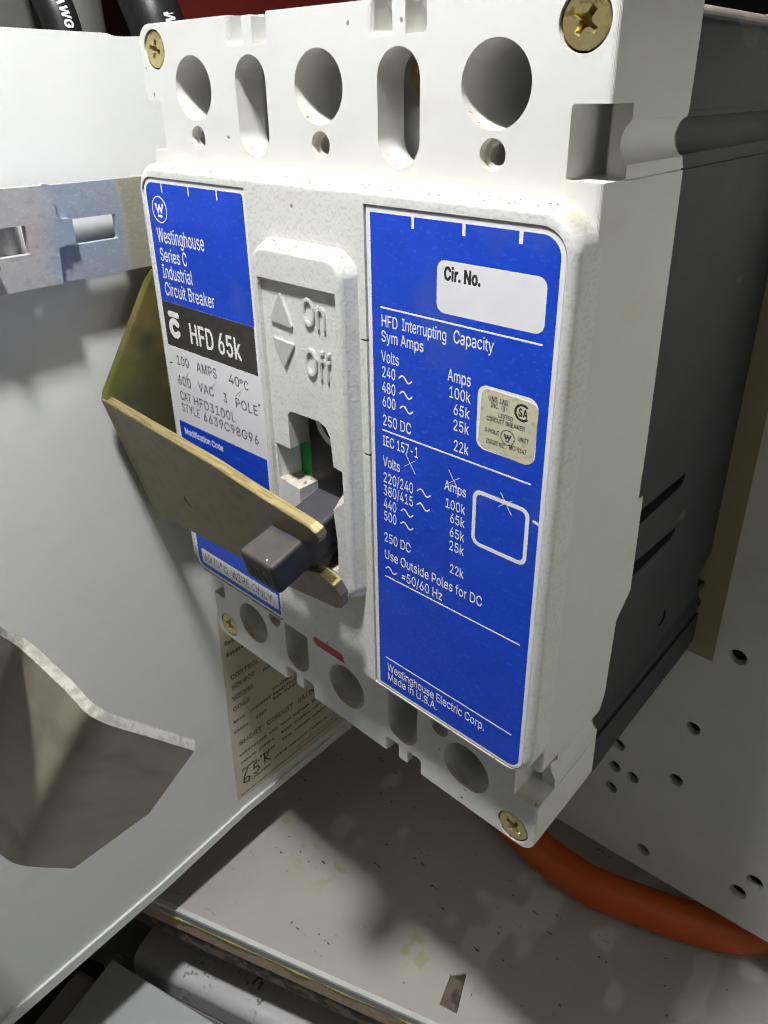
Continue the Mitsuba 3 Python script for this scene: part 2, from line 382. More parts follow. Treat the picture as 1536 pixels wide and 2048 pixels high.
# ---------------------------------------------------------------- the work lamp (the light that the photograph shows by its shadows)
aim = np.array([0, 10, -40.0]) - LAMP; aim /= np.linalg.norm(aim)
d = trimesh.creation.cylinder(12.5, 0.5, sections=40)
d.apply_transform(trimesh.geometry.align_vectors([0, 0, 1], aim)); d.apply_translation(LAMP)
add('work_lamp__lens', d, principled(base_color=rgb(.8, .8, .8)), False, emitter={'type': 'area', 'radiance': rgb(LAMP_POWER * 1.0, LAMP_POWER * 1.0, LAMP_POWER * 0.985)})
h = trimesh.creation.cylinder(15.0, 60, sections=32); h.apply_translation([0, 0, -31]); h.apply_transform(trimesh.geometry.align_vectors([0, 0, 1], aim)); h.apply_translation(LAMP)
add('work_lamp__barrel', h, 'cable_black')
tag('work_lamp', 'small black hand torch held above the breaker, out of view', 'torch')

# ---------------------------------------------------------------- setting: bench, panels
BZ = -196.0
e0, e1 = np.array([-75.4, -18.6]), np.array([21.8, 16.2]); ed = (e1 - e0) / np.linalg.norm(e1 - e0); en = np.array([ed[1], -ed[0]])   # en: out of the front edge
a0, a1 = e0 - ed * 260, e0 + ed * 700


def strip(o0, o1, z0, z1, jitter=0.0, seed=0):
    """band along the bench's front edge, o0..o1 out of the edge line, z0..z1 high"""
    n = 120; t = np.linspace(0, 1, n)[:, None]; c = a0 + (a1 - a0) * t
    j = jitter * (meshkit.fbm(np.c_[t * 160, t * 0 + seed, t * 0], 3) - 0.5)[:, None] if jitter else 0
    out = c + en * (o1 + j); inn = c + en * o0
    poly = Polygon(np.vstack([out, inn[::-1]]))
    return ext(poly, z0, z1, 'z')


top = Polygon([a0, a1, a1 - en * 900, a0 - en * 900]).difference(Polygon([(18.4, 20.2), (15.9, 28.8), (19.3, 33.0), (24.0, 21.8)]))
add('floor', ext(top, BZ - 0.8, BZ, 'z'), 'bench_laminate', 20); tag('floor', kind='structure')
add('floor__core_board', ext(Polygon([a0, a1, a1 - en * 900, a0 - en * 900]), BZ - 20, BZ - 0.82, 'z'), 'dark_core', 20)
add('floor__edge_cap', strip(0.02, 1.5, BZ - 1.1, BZ + 0.1), 'bench_edge_white', 20)
add('floor__edge_band', strip(0.02, 1.2, BZ - 4.2, BZ - 1.12), 'bench_edge_grey', 20)
add('floor__glue_line', strip(0.02, 1.25, BZ - 5.1, BZ - 4.22, 1.1, 4), 'glue_yellow', 20)
add('floor__edge_strip', strip(0.02, 0.7, BZ - 12, BZ - 5.12), 'bench_core', 20)
tag('floor__glue_line', 'yellow line of dried glue')

# steel drawer rail under the bench edge, grey box beside it
r0 = np.array([-99.5, -21.0, -240.0]); rd = np.array([73.7, 25.8, 0]); rd /= np.linalg.norm(rd)
R3 = np.array([rd, np.cross([0, 0, 1], rd), [0, 0, 1]])                      # along, into, up


def along(prof, l0, l1, o, frame=R3):
    """profile (into, up) swept along the frame's first axis from l0 to l1"""
    m = ext(prof, l0, l1, 'x')
    M = np.c_[frame.T, o]
    return m.transform(M)


rail_prof = Polygon(rr(-7.5, 9, -14, 0, [1, 0.2, 4, 4.5], 8))
add('drawer_rail__bar', along(rail_prof, 4, 320, r0), 'rail_paint', 35)
add('drawer_rail__channel', along(Polygon(rr(-8.5, -2.0, -32, -14.2, 1.0)), -12, 58, r0), 'dark_steel', 35)
add('drawer_rail__end_clip', along(Polygon(rr(-9.5, -3, -30, -13.9, 1.2)), 58.2, 62, r0), 'rail_paint', 35)
tag('drawer_rail', 'scuffed light grey rounded rail lying below the bench edge', 'rail')
add('shelf_back', along(Polygon([(9, -60), (10, -60), (10, -2), (9, -2)]), -200, 500, r0), 'dark_steel', 20); tag('shelf_back', kind='structure')
add('lower_shelf', cube(-700, 500, -500, 500, -330, -328), 'dark_wall', 20); tag('lower_shelf', kind='structure')

bd = np.array([48.0, 13.3, 0]); bd /= np.linalg.norm(bd)
B3 = np.array([bd, np.cross([0, 0, 1], bd), [0, 0, 1]])
bo = np.array([-97.0, -35.9, -228.0])
add('grey_box__body', along(Polygon(rr(-120, 0, -60, 0, [2, 2, 0.6, 5], 8)), 7, 300, bo, B3), 'box_grey', 35)
add('grey_box__end_cap', along(Polygon(rr(-119, -6, -58, -2.5, 4, 8)), -3, 6.95, bo, B3), 'dark_steel', 35)
tag('grey_box', 'smooth pale grey box in the bottom left corner under the side panel', 'box')

# left side panel with its folded rim
XP = -65.0
pan = Polygon([(-160.00, -180.90), (-70.80, -175.80), (-21.60, -174.10), (13.40, -170.80), (84.00, -171.00), (84.00, 69.50), (30.00, 70.10), (14.70, 70.50), (9.60, 70.20), (7.00, 70.30), (5.60, 70.75), (-16.00, 71.00), (-160.00, 73.20)])
rim = Polygon([(-160.00, -180.90), (-70.80, -175.80), (-21.60, -174.10), (13.40, -170.80), (84.00, -171.00), (84.00, -174.30), (14.00, -173.90), (-19.40, -177.60), (-69.80, -180.00), (-160.00, -185.00)])
add('side_panel__sheet', ext(pan, XP - 2.0, XP, 'x'), 'panel_paint', 20)
rimm = ext(rim, XP - 2.0, XP + 0.9, 'x')
add('side_panel__folded_rim', rimm, 'panel_paint', 20)
tag('side_panel', 'pale grey painted sheet metal panel standing left of the breaker', 'panel')

# notice stuck to the side panel
st = Polygon([(10.80, -166.00), (12.60, -85.00), (83.00, -85.00), (83.00, -169.60), (63.30, -168.80)])
add('side_panel__notice', ext(st, XP + 0.02, XP + 0.16, 'x'), 'sticker_paper', 20)
tag('side_panel__notice', 'buff paper notice with lines of blurred black text')
ink = []


def ytext(s, y, z, w, h, wt=500):
    ink.append(text(s, y, z, w, h, wt, 0.05))


def bars(y, z, words, h=1.3):
    for a, b in words:
        n = max(2, int((b - a) / 1.1)); x = y + a
        for i in range(n):
            ink.append(sbox(x, z + rng.uniform(-.1, .1), x + 0.8 * (b - a) / n, z + h * rng.uniform(0.7, 1.05))); x += (b - a) / n


ytext('CONTROL', 14.3, -113.4, 11.5, 2.0, 700); ytext('SOURCE', 14.1, -117.6, 9.6, 2.0, 700); ytext('WIRING', 13.9, -122.2, 8.6, 2.0, 700); ytext('OTHER', 13.7, -126.6, 6.8, 2.0, 700)
bars(13.8, -99.0, [(0, 5), (6, 16)], 1.7); bars(14, -103.6, [(0, 9), (10, 22)], 1.7)
bars(27, -118.4, [(0, 11)]); bars(36, -121, [(0, 8), (9, 14), (15, 24)]); bars(13.2, -131.5, [(0, 5), (7, 16), (17, 29)]); bars(13, -136, [(0, 6), (9, 14)], 1.3)
bars(30, -129, [(0, 9), (10, 18), (19, 30)]); bars(30, -133.5, [(0, 4), (5, 12), (19, 30)])
ytext('SHORT', 14.2, -142.6, 10.0, 2.1, 700); ytext('CIRCUIT', 26.2, -142.7, 12.2, 2.1, 700); ytext('RATING', 40.6, -142.8, 10, 2.1, 700)
for i, z in enumerate((-147.2, -150.8, -154.4)):
    bars(13.8, z, [(0, 7), (8, 15)] if i else [(0, 12), (13, 17)], 1.2); bars(32, z - 0.2, [(0, 5), (6, 14), (15, 22), (23, 33)], 1.2)
bars(16, -161.2, [(0, 10)], 1.0); bars(28, -160.0, [(0, 6), (7, 16), (17, 26)], 1.1); ink.append(sbox(12, -164.8, 62, -164.4)); ink.append(sbox(38, -163.0, 62, -162.7))
add('side_panel__notice__lettering', ext(union_all(ink), XP + 0.17, XP + 0.2, 'x'), 'sticker_ink', False)
hand = [LineString(np.array(p) * [0.95, 0.95] + [-4.2, 0.4]).buffer(0.28) for p in ([(21.5, -163.2), (19.6, -166), (19.3, -168.6), (21, -169.4), (22.2, -168), (21, -166.8), (19.6, -167.6)], [(26.8, -163.4), (24.4, -163.5), (24.2, -165.6), (26, -165.5), (26.6, -167.2), (25.2, -168.4), (24, -168)],
                                              [(29.4, -162.6), (29.2, -167)], [(31.6, -162.8), (29.4, -164.8), (31.8, -167)])]
add('side_panel__notice__handwriting', ext(union_all(hand), XP + 0.21, XP + 0.25, 'x'), 'pen_ink', False)
tag('side_panel__notice__handwriting', 'handwritten 65 K in black pen')

# mounting plate behind, its holes, insulating paper
mp = Polygon([(-68, -184.4), (20, -176.0), (57.2, -172.6), (88.9, -169.3), (260, -153), (260, 72), (-68, 72)])
for hx, hz, r in [(63.4, -76.4, 2.3), (56.4, -106.6, 2.1), (36.2, -127.7, 2.1), (36.0, -137.3, 2.1), (42.2, -137.4, 2.0), (54.8, -128.6, 2.1), (36.0, -146.8, 2.1), (49.5, -164.6, 2.2), (81.4, -149.5, 2.4), (78.1, -157.1, 2.4), (112, -96, 2.3), (104, -60, 2.2)]:
    mp = mp.difference(Point(hx, hz).buffer(r, 16))
add('mounting_plate', ext(mp, 86.0, 88.5, 'y'), 'plate_paint', 20)
add('mounting_plate__added_hole_shade', cube(-60, 150, 91, 92, -165, 70), 'dark_wall', False)  # black sheet added so the plate's holes look shaded inside
tag('mounting_plate', 'grey painted back plate with small round holes behind the breaker', 'panel')
add('side_panel_001__sheet', ext(Polygon([(-50, -172), (85.8, -171), (85.8, 70), (-50, 72)]), 138, 140, 'x'), 'bounce_grey', 20)  # unseen panel, added to reflect lamp light onto the breaker's right side
add('side_panel_001__folded_rim', ext(Polygon([(-50, -175.5), (85.8, -174.5), (85.8, -171.1), (-50, -172.1)]), 137.2, 140, 'x'), 'bounce_grey', 20)
tag('side_panel_001', 'unseen pale grey panel added to bounce light onto the right side of the breaker', 'panel')
add('insulating_sheet', ext(Polygon([(-40, -80.8), (57.6, -80.8), (57.7, 71), (-40, 71)]), 85.3, 85.8, 'y'), 'fish_paper', 20)
tag('insulating_sheet', 'thin olive brown insulating sheet between breaker base and back plate', 'sheet')

# orange cord lying on the bench behind the plate, something dark beyond it
path = smooth_path([(x, y, BZ + 6.9) for x, y in ((-170, 190), (-90, 132), (-48, 106), (-18, 89), (12.8, 81), (32.2, 80.1), (42.5, 82.1), (66.9, 90.9), (81, 99.4), (89, 112), (95, 136), (98, 190))])
add('orange_cable', tube(path, 6.3, 28), 'cable_orange', True); tag('orange_cable', 'thick orange cable lying on the bench behind the back plate', 'cable')

# things beyond the side panel, above its top edge
def vcable(key, pts, r, bsdf):
    add(key, tube(smooth_path(pts, 10), r, 24), bsdf, True)


C0 = [(-150, 43.0, 40), (-153, 40.8, 76), (-157, 39.0, 92), (-168, 35, 140)]; C1 = [(-146, 74, 40), (-148, 71.6, 76), (-152, 69.6, 92), (-160, 64, 140)]
vcable('black_cable__sheath', C0, 5.6, 'cable_black'); tag('black_cable', 'thin black cable marked AWG above the side panel', 'cable', 'black cables above the side panel')
vcable('black_cable_001__sheath', C1, 9.2, 'cable_black'); tag('black_cable_001', 'thick black cable marked TEW beside the corner of the breaker', 'cable', 'black cables above the side panel')
vcable('grey_sleeve', [(-175, 59, 40), (-176, 59, 80), (-178, 59, 140)], 8.0, 'sleeve_rubber'); tag('grey_sleeve', 'dull grey sleeve standing between the two black cables', 'sleeve')
add('grey_housing', rbox(-230, -185, -20, 49, 30, 140, 4), 'sleeve_rubber', 30); tag('grey_housing', 'dark grey housing in the top left corner of the photo', 'housing')
add('red_cabinet__body', cube(-260, -190, 108, 800, 20, 115) - cube(-200, -180, 345, 790, 104, 130), 'red_paint', 20)
add('red_cabinet__rail', rbox(-190, -184, 330, 342, 20, 110, 2), 'red_paint', 30)
tag('red_cabinet', 'dark red metal cabinet seen over the top of the breaker', 'cabinet')
add('back_wall', cube(-420, -400, -600, 1200, -330, 500), 'dark_wall', 20); tag('back_wall', kind='structure')
add('far_wall', cube(-400, 700, 1180, 1200, -330, 500), 'dark_wall', 20); tag('far_wall', kind='structure')


def wrap_text(s, pts, r, h, u0, key, wt=700, size=3.6, flip=1):
    """lettering wound on the side of an upright cable that faces the camera, reading downwards"""
    sh = text(s, 0, -h / 2, size * len(s), h, wt, 0.06)
    m = ext(sh, 0, 0.3, 'z').refine_to_length(0.8).to_mesh(); v = np.array(m.vert_properties[:, :3], float)
    c = smooth_path(pts, 40); zc = c[:, 2]
    zz = u0 - v[:, 0]
    cx, cy = np.interp(zz, zc, c[:, 0]), np.interp(zz, zc, c[:, 1])
    th = np.radians(flip) + v[:, 1] / r
    rad = r + 0.02 + v[:, 2]
    V = np.c_[cx + rad * np.cos(th), cy + rad * np.sin(th), zz]
    add(key, trimesh.Trimesh(V, np.array(m.tri_verts), process=False), 'print_white', False)


wrap_text('AWG', C0, 5.6, 2.5, 86.0, 'black_cable__lettering', size=3.0, flip=-4)
wrap_text('TEW', C1, 9.2, 3.6, 88.6, 'black_cable_001__lettering', size=3.3, flip=-2)

# ---------------------------------------------------------------- zinc latch bracket standing off the side panel
right = Polygon(rr(-20, 11, 22.85, 42.5, 0.5, 4)).difference(Polygon(rr(-14.6, -2.1, 30.1, 35.4, 0.5, 4)))
add('latch_bracket__rear_plate', ext(right, -60.9, -59.4, 'x'), 'zinc_steel', 20)
lf = Polygon([(-70, 22.9), (-17.2, 23.15), (-16.7, 30.4), (-15.0, 30.6), (-14.7, 35.9), (-15.9, 36.6), (-16.0, 42.8), (-17.4, 43.1), (-17.9, 42.8), (-70, 43.5)]).difference(Polygon(rr(-29.6, -22.6, 30.0, 35.7, 0.3, 4)))
add('latch_bracket__front_plate', ext(lf, -59.35, -57.4, 'x'), 'zinc_steel', 20)
add('latch_bracket__tongue', ext(Polygon(rr(-15.0, -12.7, 30.8, 35.9, 0.4, 4)), -60.8, -57.7, 'x'), 'zinc_steel', 20)
add('latch_bracket__standoff', cyl((8, 39), 2.2, XP - 0.2, -60.9, axis='x'), 'zinc_steel', 30)
add('latch_bracket__standoff_001', cyl((-60, 33), 5, XP - 0.2, -59.4, axis='x'), 'zinc_steel', 30)
add('latch_bracket__pin', Manifold.cylinder(18, 2.4, 2.4, 32).translate([-62.0, -25.4, 24.5]), 'zinc_steel', 30)
add('latch_bracket__copper_link', cyl((-31.4, 29.0), 1.5, -57.5, -55.0, axis='x'), 'copper', 30)
tag('latch_bracket', 'bluish zinc steel latch bracket with a rectangular slot, top left beside the breaker', 'bracket')

# ---------------------------------------------------------------- bent steel catch in the lower left
Ct = [(10.7, -41.2, -42.6), (8.6, -46.2, -37.4), (5.4, -53.8, -29.1)]; Cb = [(-2.2, -45.2, -65.2), (-21.4, -57.2, -86.6), (-26.5, -68.0, -76.7)]
Bt = [(14.4, -63.5, -3.8), (14.2, -65.4, -0.3), (13.8, -67.7, 3.7)]; Bb = [(-22.6, -81.6, -55.0), (-21.6, -83.7, -48.3), (-20.2, -86.0, -40.3)]
away = lambda q, k: CAM / S + (np.array(q) - CAM / S) * k
EV = np.array([-0.50, -0.165, -0.85]); EV /= np.linalg.norm(EV)                # the direction in which the profile is drawn out
T1, T0, T00 = away(Bt[0], 1.29), away(Bt[1], 1.28), away(Bt[2], 1.25)
tops = np.array(Ct + [tuple(0.55 * np.array(Ct[2]) + 0.45 * T1)] + [tuple(T1), tuple(T0), tuple(T00)])
LEN = np.array([26.3, 58.7, 62, 66, 72, 76, 80.0])
bots = tops + EV * LEN[:, None]


def resample(p, n):
    q = smooth_path(p, 14); s = np.r_[0, np.cumsum(np.linalg.norm(np.diff(q, axis=0), axis=1))]
    u = np.linspace(0, s[-1], n); return np.stack([np.interp(u, s, q[:, k]) for k in range(3)], 1)


seg_n = 10
def col(p):
    out = [p[0], p[1]]                                   # straight main facet, then the joggle as a smooth curve
    c = smooth_path(p[1:], seg_n)
    return np.vstack([np.linspace(p[0], p[1], 4)[:-1], c])


tt, bb = col(tops), col(bots); nc = len(tt); NR = 40
u = np.linspace(0, 1, NR)[:, None, None]
front = tt[None] * (1 - u) + bb[None] * u                 # rows x cols
nrm = np.array([.72, -.62, -.30]); nrm /= np.linalg.norm(nrm)
du = np.gradient(front, axis=0); dv = np.gradient(front, axis=1); nn = np.cross(du, dv); nn /= np.linalg.norm(nn, axis=2, keepdims=True)
nn *= np.sign((nn @ nrm).mean())
rough_edge = 0.25 * (rng.random((1, nc)) - 0.5)
back = front - 1.9 * nn
v = np.vstack([front.reshape(-1, 3), back.reshape(-1, 3)]); N1 = NR * nc
i, j = np.meshgrid(np.arange(NR - 1), np.arange(nc - 1), indexing='ij'); q = lambda a, b: (a * nc + b).ravel()
fq = np.c_[q(i, j), q(i, j + 1), q(i + 1, j + 1), q(i + 1, j)]
faces = [fq[:, [0, 1, 2]], fq[:, [0, 2, 3]], N1 + fq[:, [0, 2, 1]], N1 + fq[:, [0, 3, 2]]]
def wall(ids, flip):
    a, b = ids[:-1], ids[1:]; w = [np.c_[a, b, N1 + b], np.c_[a, N1 + b, N1 + a]]
    return [x[:, ::-1] for x in w] if flip else w
r_ = np.arange(NR) * nc; c_ = np.arange(nc)
sides = wall(c_, True) + wall((NR - 1) * nc + c_, False) + wall(r_, False) + wall(r_ + nc - 1, True)
add('door_catch__bent_plate', trimesh.Trimesh(v, np.vstack(faces), process=False), 'catch_steel', 40)
ev = v.copy()
# the sheared edge: a separate narrow strip with a torn, uneven surface
NE = 6; tpath = np.stack([np.interp(np.linspace(0, nc - 1, 260), np.arange(nc), x) for x in tt.T], 1); npath = np.stack([np.interp(np.linspace(0, nc - 1, 260), np.arange(nc), x) for x in nn[0].T], 1)
upv = tpath - np.stack([np.interp(np.linspace(0, nc - 1, 260), np.arange(nc), x) for x in bb.T], 1); upv /= np.linalg.norm(upv, axis=1, keepdims=True)
w_ = np.linspace(0, 1, NE); grid = np.stack([tpath - 1.9 * npath * w + upv * (0.22 + (0.3 * (meshkit.fbm(np.c_[np.linspace(0, 45, 260), np.full(260, 7 * w), np.zeros(260)], 3) - 0.42))[:, None] * (1 if 0 < w < 1 else 0.4)) for w in w_], 1)
i, j = np.meshgrid(np.arange(259), np.arange(NE - 1), indexing='ij'); k = lambda a, b: (a * NE + b).ravel(); fq = np.c_[k(i, j), k(i + 1, j), k(i + 1, j + 1), k(i, j + 1)]
add('door_catch__sheared_edge', (grid.reshape(-1, 3), fq) if False else trimesh.Trimesh(grid.reshape(-1, 3), np.vstack([fq[:, [0, 1, 2]], fq[:, [0, 2, 3]]]), process=False), 'cut_edge', 25)
add('door_catch__sides', trimesh.Trimesh(v, np.vstack(sides), process=False), 'catch_steel', 20)
tag('door_catch', 'bent brownish steel catch with a rough cut edge in the lower left foreground', 'bracket')

# ================================================================ the circuit breaker
CB = 'circuit_breaker'
HW = 52.0; YC = 4.9; PX = 34.9; ZT, ZB = 71.6, -79.7

# --- case cover
joint = [(YC - 3, ZT + 2), (28.9, ZT + 2), (29.2, 68), (29.2, 56.6), (28.7, 55.4), (28.9, 50.6), (30.1, 48.5), (30.9, 30), (32.0, 1.4), (32.0, -9.4), (34.0, -9.6), (34.8, -31.4), (29.9, -36.1), (29.5, -54.7), (28.0, -58.4), (28.1, -63.2), (28.6, -76), (28.6, ZB - 2), (YC - 3, ZB - 2)]
out = Polygon([(-HW, ZB), (HW, ZB), (HW, ZT), (-HW, ZT)])
out = out.intersection(Polygon(rr(-HW, HW, ZB, ZT, [3.5, 3.5, 1.5, 3.6], 10)))
for s in (-1, 1):
    c = s * 17.45
    for zt0, zt1 in ((66.9, ZT + 1), (ZB - 1, -75.4)):
        out = out.difference(Polygon(rr(c - 5.1, c + 5.1, zt0, zt1, 0.8, 5)))
post = union_all([Polygon(rr(s * 17.45 - 1.3, s * 17.45 + 1.25, z0, z1, 0.3, 4)) for s in (-1, 1) for z0, z1 in ((66.0, 71.3), (-79.2, -74.5))])
slabs = []
for k, (d, y) in enumerate([(0.62, YC), (0.38, YC + 0.06), (0.22, YC + 0.16), (0.10, YC + 0.3), (0.03, YC + 0.46), (0.0, YC + 0.62)]):
    slabs.append(ext(out.buffer(-d, 6) if d else out, y, 40, 'y'))
cover = Manifold.batch_boolean(slabs, m3.OpType.Add)
cover = cover + ext(post, YC + 0.25, 20, 'y')
wedge = Polygon([(YC + 9.0, 66.0), (YC + 3.2, ZT - 0.1), (40, ZT - 0.1), (40, ZB + 0.1), (YC + 3.2, ZB + 0.1), (YC + 9.0, -74.5)])
cover = cover + ext(wedge, -40, 40, 'x')               # back walls of the pockets, shaped to lean over so they stay in shade
cover = cover ^ ext(Polygon(joint), -HW - 5, HW + 5, 'x')
cut = []
for x in (-PX, 0, PX):
    cut += [cyl((x, 60.0), 5.78, 0, 27, 5.5, 72), cyl((x, -68.1), 5.9, 0, 24, 5.6, 72)]
    cut += [cyl((x, 51.2), 2.2, 0, YC + 1.3, seg=40), cyl((x + 0.15, 51.2), 1.5, 0, 22, seg=40)]
for x in (-17.45, 17.45):
    cut += [ext(stadium(x, 48.5, 65.3, 8.5), 0, 15.6, 'y'), ext(stadium(x, -73.5, -56.6, 8.5), 0, 22, 'y'), ext(Polygon(rr(x - 8.4, x + 4.25, 46, 67.8, 2)), 11.1, 15.6, 'y')]
cut += [cyl((-25.6, -61.6), 2.3, 0, YC + 3, seg=40), cyl((27.8, -61.6), 2.3, 0, YC + 3, seg=40)]
SCREWS = [(-46.6, 67.0), (47.5, 66.9), (-46.5, -74.9), (47.0, -75.4)]
for x, z in SCREWS:
    cut += [cyl((x, z), 3.75, YC - 1, YC + 0.6, 3.5, 48), cyl((x, z), 3.5, YC, YC + 4, seg=48)]
for s in (-1, 1):
    x0, x1 = (46.7, 60) if s > 0 else (-60, -46.7)
    for z0, z1, gz in ((48.5, 57.8, 53.0), (-66.3, -56.6, -61.0)):
        cut.append(ext(Polygon(rr(x0, x1, z0, z1, 0.5, 4)), 0, 11.2, 'y'))
        xa, xb = (46.7, 49.2) if s > 0 else (-49.2, -46.7)
        cut.append(cube(xa, xb, 10, 15.5, z0 + 0.05, z1 - 0.05))
        cut.append(cyl((s * (HW + 2.2), gz), 3.5, 11, 40, seg=64))
        cut.append(cube(s * HW - 0.35, s * HW + 0.35, 11, 40, z0 - 0.25, z0 + 0.05))
    if s < 0: cut.append(cube(-60, -50.9, 0, 11.2, 48.0, 58.2))
cover = cover - Manifold.batch_boolean(cut, m3.OpType.Add)
add(f'{CB}__case_cover', cover, 'white_plastic', 28)
tag(f'{CB}__case_cover', 'off white moulded cover with round and slotted holes')
# boss inside the upper right slot
boss = cyl((14.7, 53.0), 4.1, 13.4, 15.8, seg=64)
add(f'{CB}__inner_boss', boss, 'white_plastic', 30)

# --- case base
jb = [(y - 0.4, z) for y, z in joint[1:-1]]
prof = [(30, ZT - 1.2)] + [(y, min(max(z, ZB + 2), ZT - 1.2)) for y, z in jb] + [(79.6, -77.2), (85.2, -76.2), (85.2, -57.4), (79.0, -56.0), (79.0, -51.8), (85.2, -48.0), (85.2, ZT - 1.2)]
base = ext(Polygon(prof).buffer(0), -HW + 0.15, HW - 0.15, 'x')
edge = ext(Polygon(rr(-HW + 0.15, HW - 0.15, ZB - 5, ZT - 1.2, [1, 1, 3.2, 3.2], 10)), 0, 100, 'y')
base = base ^ edge
cut = []
for s in (-1, 1):
    for gz in (53.0, -61.0):
        cut.append(cyl((s * (HW + 2.2), gz), 3.5, 20, 90, seg=64))
    cut.append(cube(s * HW - 0.45, s * HW + 0.45, 20, 90, 48.2, 48.6)); cut.append(cube(s * HW - 0.35, s * HW + 0.35, 20, 90, 56.4, 56.8))
    cut.append(cube(s * HW - 0.8, s * HW + 0.8, 20, 90, -67.6, -64.6))
    for z0, z1, zz0, zz1 in ((-16.3, -12.9, -15.9, -13.4), (-28.6, -25.1, -28.4, -26.5)):
        sl = Polygon([(30, z0), (53.2, zz0 - 0.1), (55.0, zz0 + 0.6), (55.6, zz1), (35, z1), (30, z1)])
        cut.append(ext(sl, s * HW - 2.4, s * HW + 2.4, 'x'))
    cut.append(cyl((57, -55.0 + 3), 2.0, s * HW - 0.55, s * HW + 0.55, axis='x'))
base = base - Manifold.batch_boolean(cut, m3.OpType.Add)
add(f'{CB}__case_base', base, 'black_plastic', 28)
tag(f'{CB}__case_base', 'black moulded rear half with two slanted slots')

# --- front escutcheon
esc = loft(fillet(1.7, 0, 8) + [(0, YC + 1.5)], -HW - 0.15, HW + 0.15, -55.4, 46.3, 6.3, 14)
Lz0, Lz1, Rz0, Rz1 = -54.0, 43.7, -54.0, 43.5
cut = [ext(rr(-50.5, -15.6, Lz0, Lz1, [3.6, 0.2, 0.2, 3.6]), -1, 0.62, 'y'), ext(rr(14.3, 50.7, Rz0, Rz1, [0.2, 3.2, 4.2, 0.2]), -1, 0.62, 'y')]
HOLE = Polygon([(-5.6, 2.6), (-4.6, 3.6), (3.4, 3.8), (5.2, 3.0), (6.2, 1.4), (6.5, -1.1), (6.8, -4.6), (9.1, -4.9), (9.2, -15.4), (6.2, -15.4), (6.9, -21), (6.8, -28.6), (-3.6, -28.6), (-3.6, -13.2), (-9.6, -12.6), (-9.8, -4.7), (-5.5, -4.7)])
cut += [ext(HOLE, -5, YC + 3, 'y'), ext(rr(-5.2, 4.7, -57, -52.5, [0.2, 0.2, 1.2, 1.2]), -1, 2.4, 'y')]
cut += [cube(13.0, 14.4, -0.12, 1, 21.0, 21.35), cube(13.0, 14.4, -0.12, 1, -0.7, -0.3)]
esc = esc - Manifold.batch_boolean(cut, m3.OpType.Add)
add(f'{CB}__front_escutcheon', esc, 'grained_plastic', 28)
add(f'{CB}__trip_button', rbox(-4.9, 4.4, 0.3, 4, -55.35, -52.75, 0.3), 'trip_red', 30); tag(f'{CB}__trip_button', 'small dark red trip button at the lower edge')

# --- switch bezel with raised marks
bez = loft([(1.0 + a, y) for a, y in fillet(1.2, -3.0, 7)] + [(0, 0.2), (0, 0.6)], -12.75, 12.75, -34.7, 36.0, 4.6, 12)
cut = [ext(rr(-10.2, 10.2, -31.6, 29.0, 1.6), -5, -2.05, 'y'), ext(HOLE, -5, 3, 'y'),
       Manifold.batch_hull([cube(-10.2, 10.2, -3.4, -3.3, -32.6, 29.1), cube(-10.0, 10.0, -2.1, -2.05, -31.4, 28.9)])]
bez = bez - Manifold.batch_boolean(cut, m3.OpType.Add)
add(f'{CB}__switch_bezel', bez, 'grained_plastic', 28)
tri = [Polygon([(-8.1, 21.2), (-1.9, 20.7), (-4.8, 27.0)]).buffer(-0.3).buffer(0.3), Polygon([(-7.8, 18.0), (-1.7, 17.7), (-4.8, 12.6)]).buffer(-0.3).buffer(0.3)]
for nm, t in (('on_arrow', tri[0]), ('off_arrow', tri[1])):
    add(f'{CB}__switch_bezel__{nm}', Manifold.batch_boolean([ext(t, -2.5, -2.0, 'y'), ext(t.buffer(-0.12), -2.58, -2.0, 'y')], m3.OpType.Add), 'arrow_grey_plastic', 25)


def raised(s, x, z, w, h, key):
    g = text(s, x, z, w, h, 450, 0.05)
    add(key, Manifold.batch_boolean([ext(g.buffer(-a), y, -2.0, 'y') for a, y in ((0.0, -2.42), (0.08, -2.52), (0.18, -2.58))], m3.OpType.Add), 'white_plastic', 25)


raised('On', 0.8, 22.0, 6.2, 5.0, f'{CB}__switch_bezel__on_lettering')
raised('Off', 0.8, 12.7, 6.9, 5.0, f'{CB}__switch_bezel__off_lettering')
# inside of the switch opening: left wall piece, lower block, right tab, slide
add(f'{CB}__slot_wall', Manifold.batch_boolean([cube(-7.2, -5.5, -2.0, 2.4, -4.7, 3.7) - cyl((-6.1, 0.9), 1.0, -3, 1.0), Manifold.batch_hull([cube(-12, -9.7, -1.5, 3.0, -13, -4.6), cube(-12, -8.3, 2.6, 2.9, -13, -4.6)]), cube(-9.8, -5.5, 1.0, 2.4, -4.7, 4)], m3.OpType.Add), 'white_plastic', 20)
blk = Manifold.batch_hull([cube(-9.7, -3.8, -1.95, -1.9, -31, -16.8), cube(-9.7, -4.6, 2.2, 2.3, -31, -12.7)])
add(f'{CB}__slot_block', blk, 'grained_plastic', 20)
tabm = Manifold.batch_hull([cube(6.15, 9.6, -2.0, -1.9, -15.6, -14.2), cube(8.9, 9.6, -2.0, -1.9, -15.6, -11.8), cube(7.2, 9.6, 1.6, 1.8, -15.6, -9.4)])
add(f'{CB}__slot_tab', tabm, 'white_plastic', 20)
add(f'{CB}__switch_slide', cube(-5.2, 14, 3.0, 4.8, -32, 7) + cube(-14, 14, 6.0, 7.0, -32, 7), 'slide_black', 20)
add(f'{CB}__switch_slide__green_mark', cube(-14, -5.25, 3.05, 5.9, -32, 7), 'slide_green', 20)
ring = Point(2.6, 1.7).buffer(6.0, 32).difference(Point(2.6, 1.7).buffer(4.6, 32))
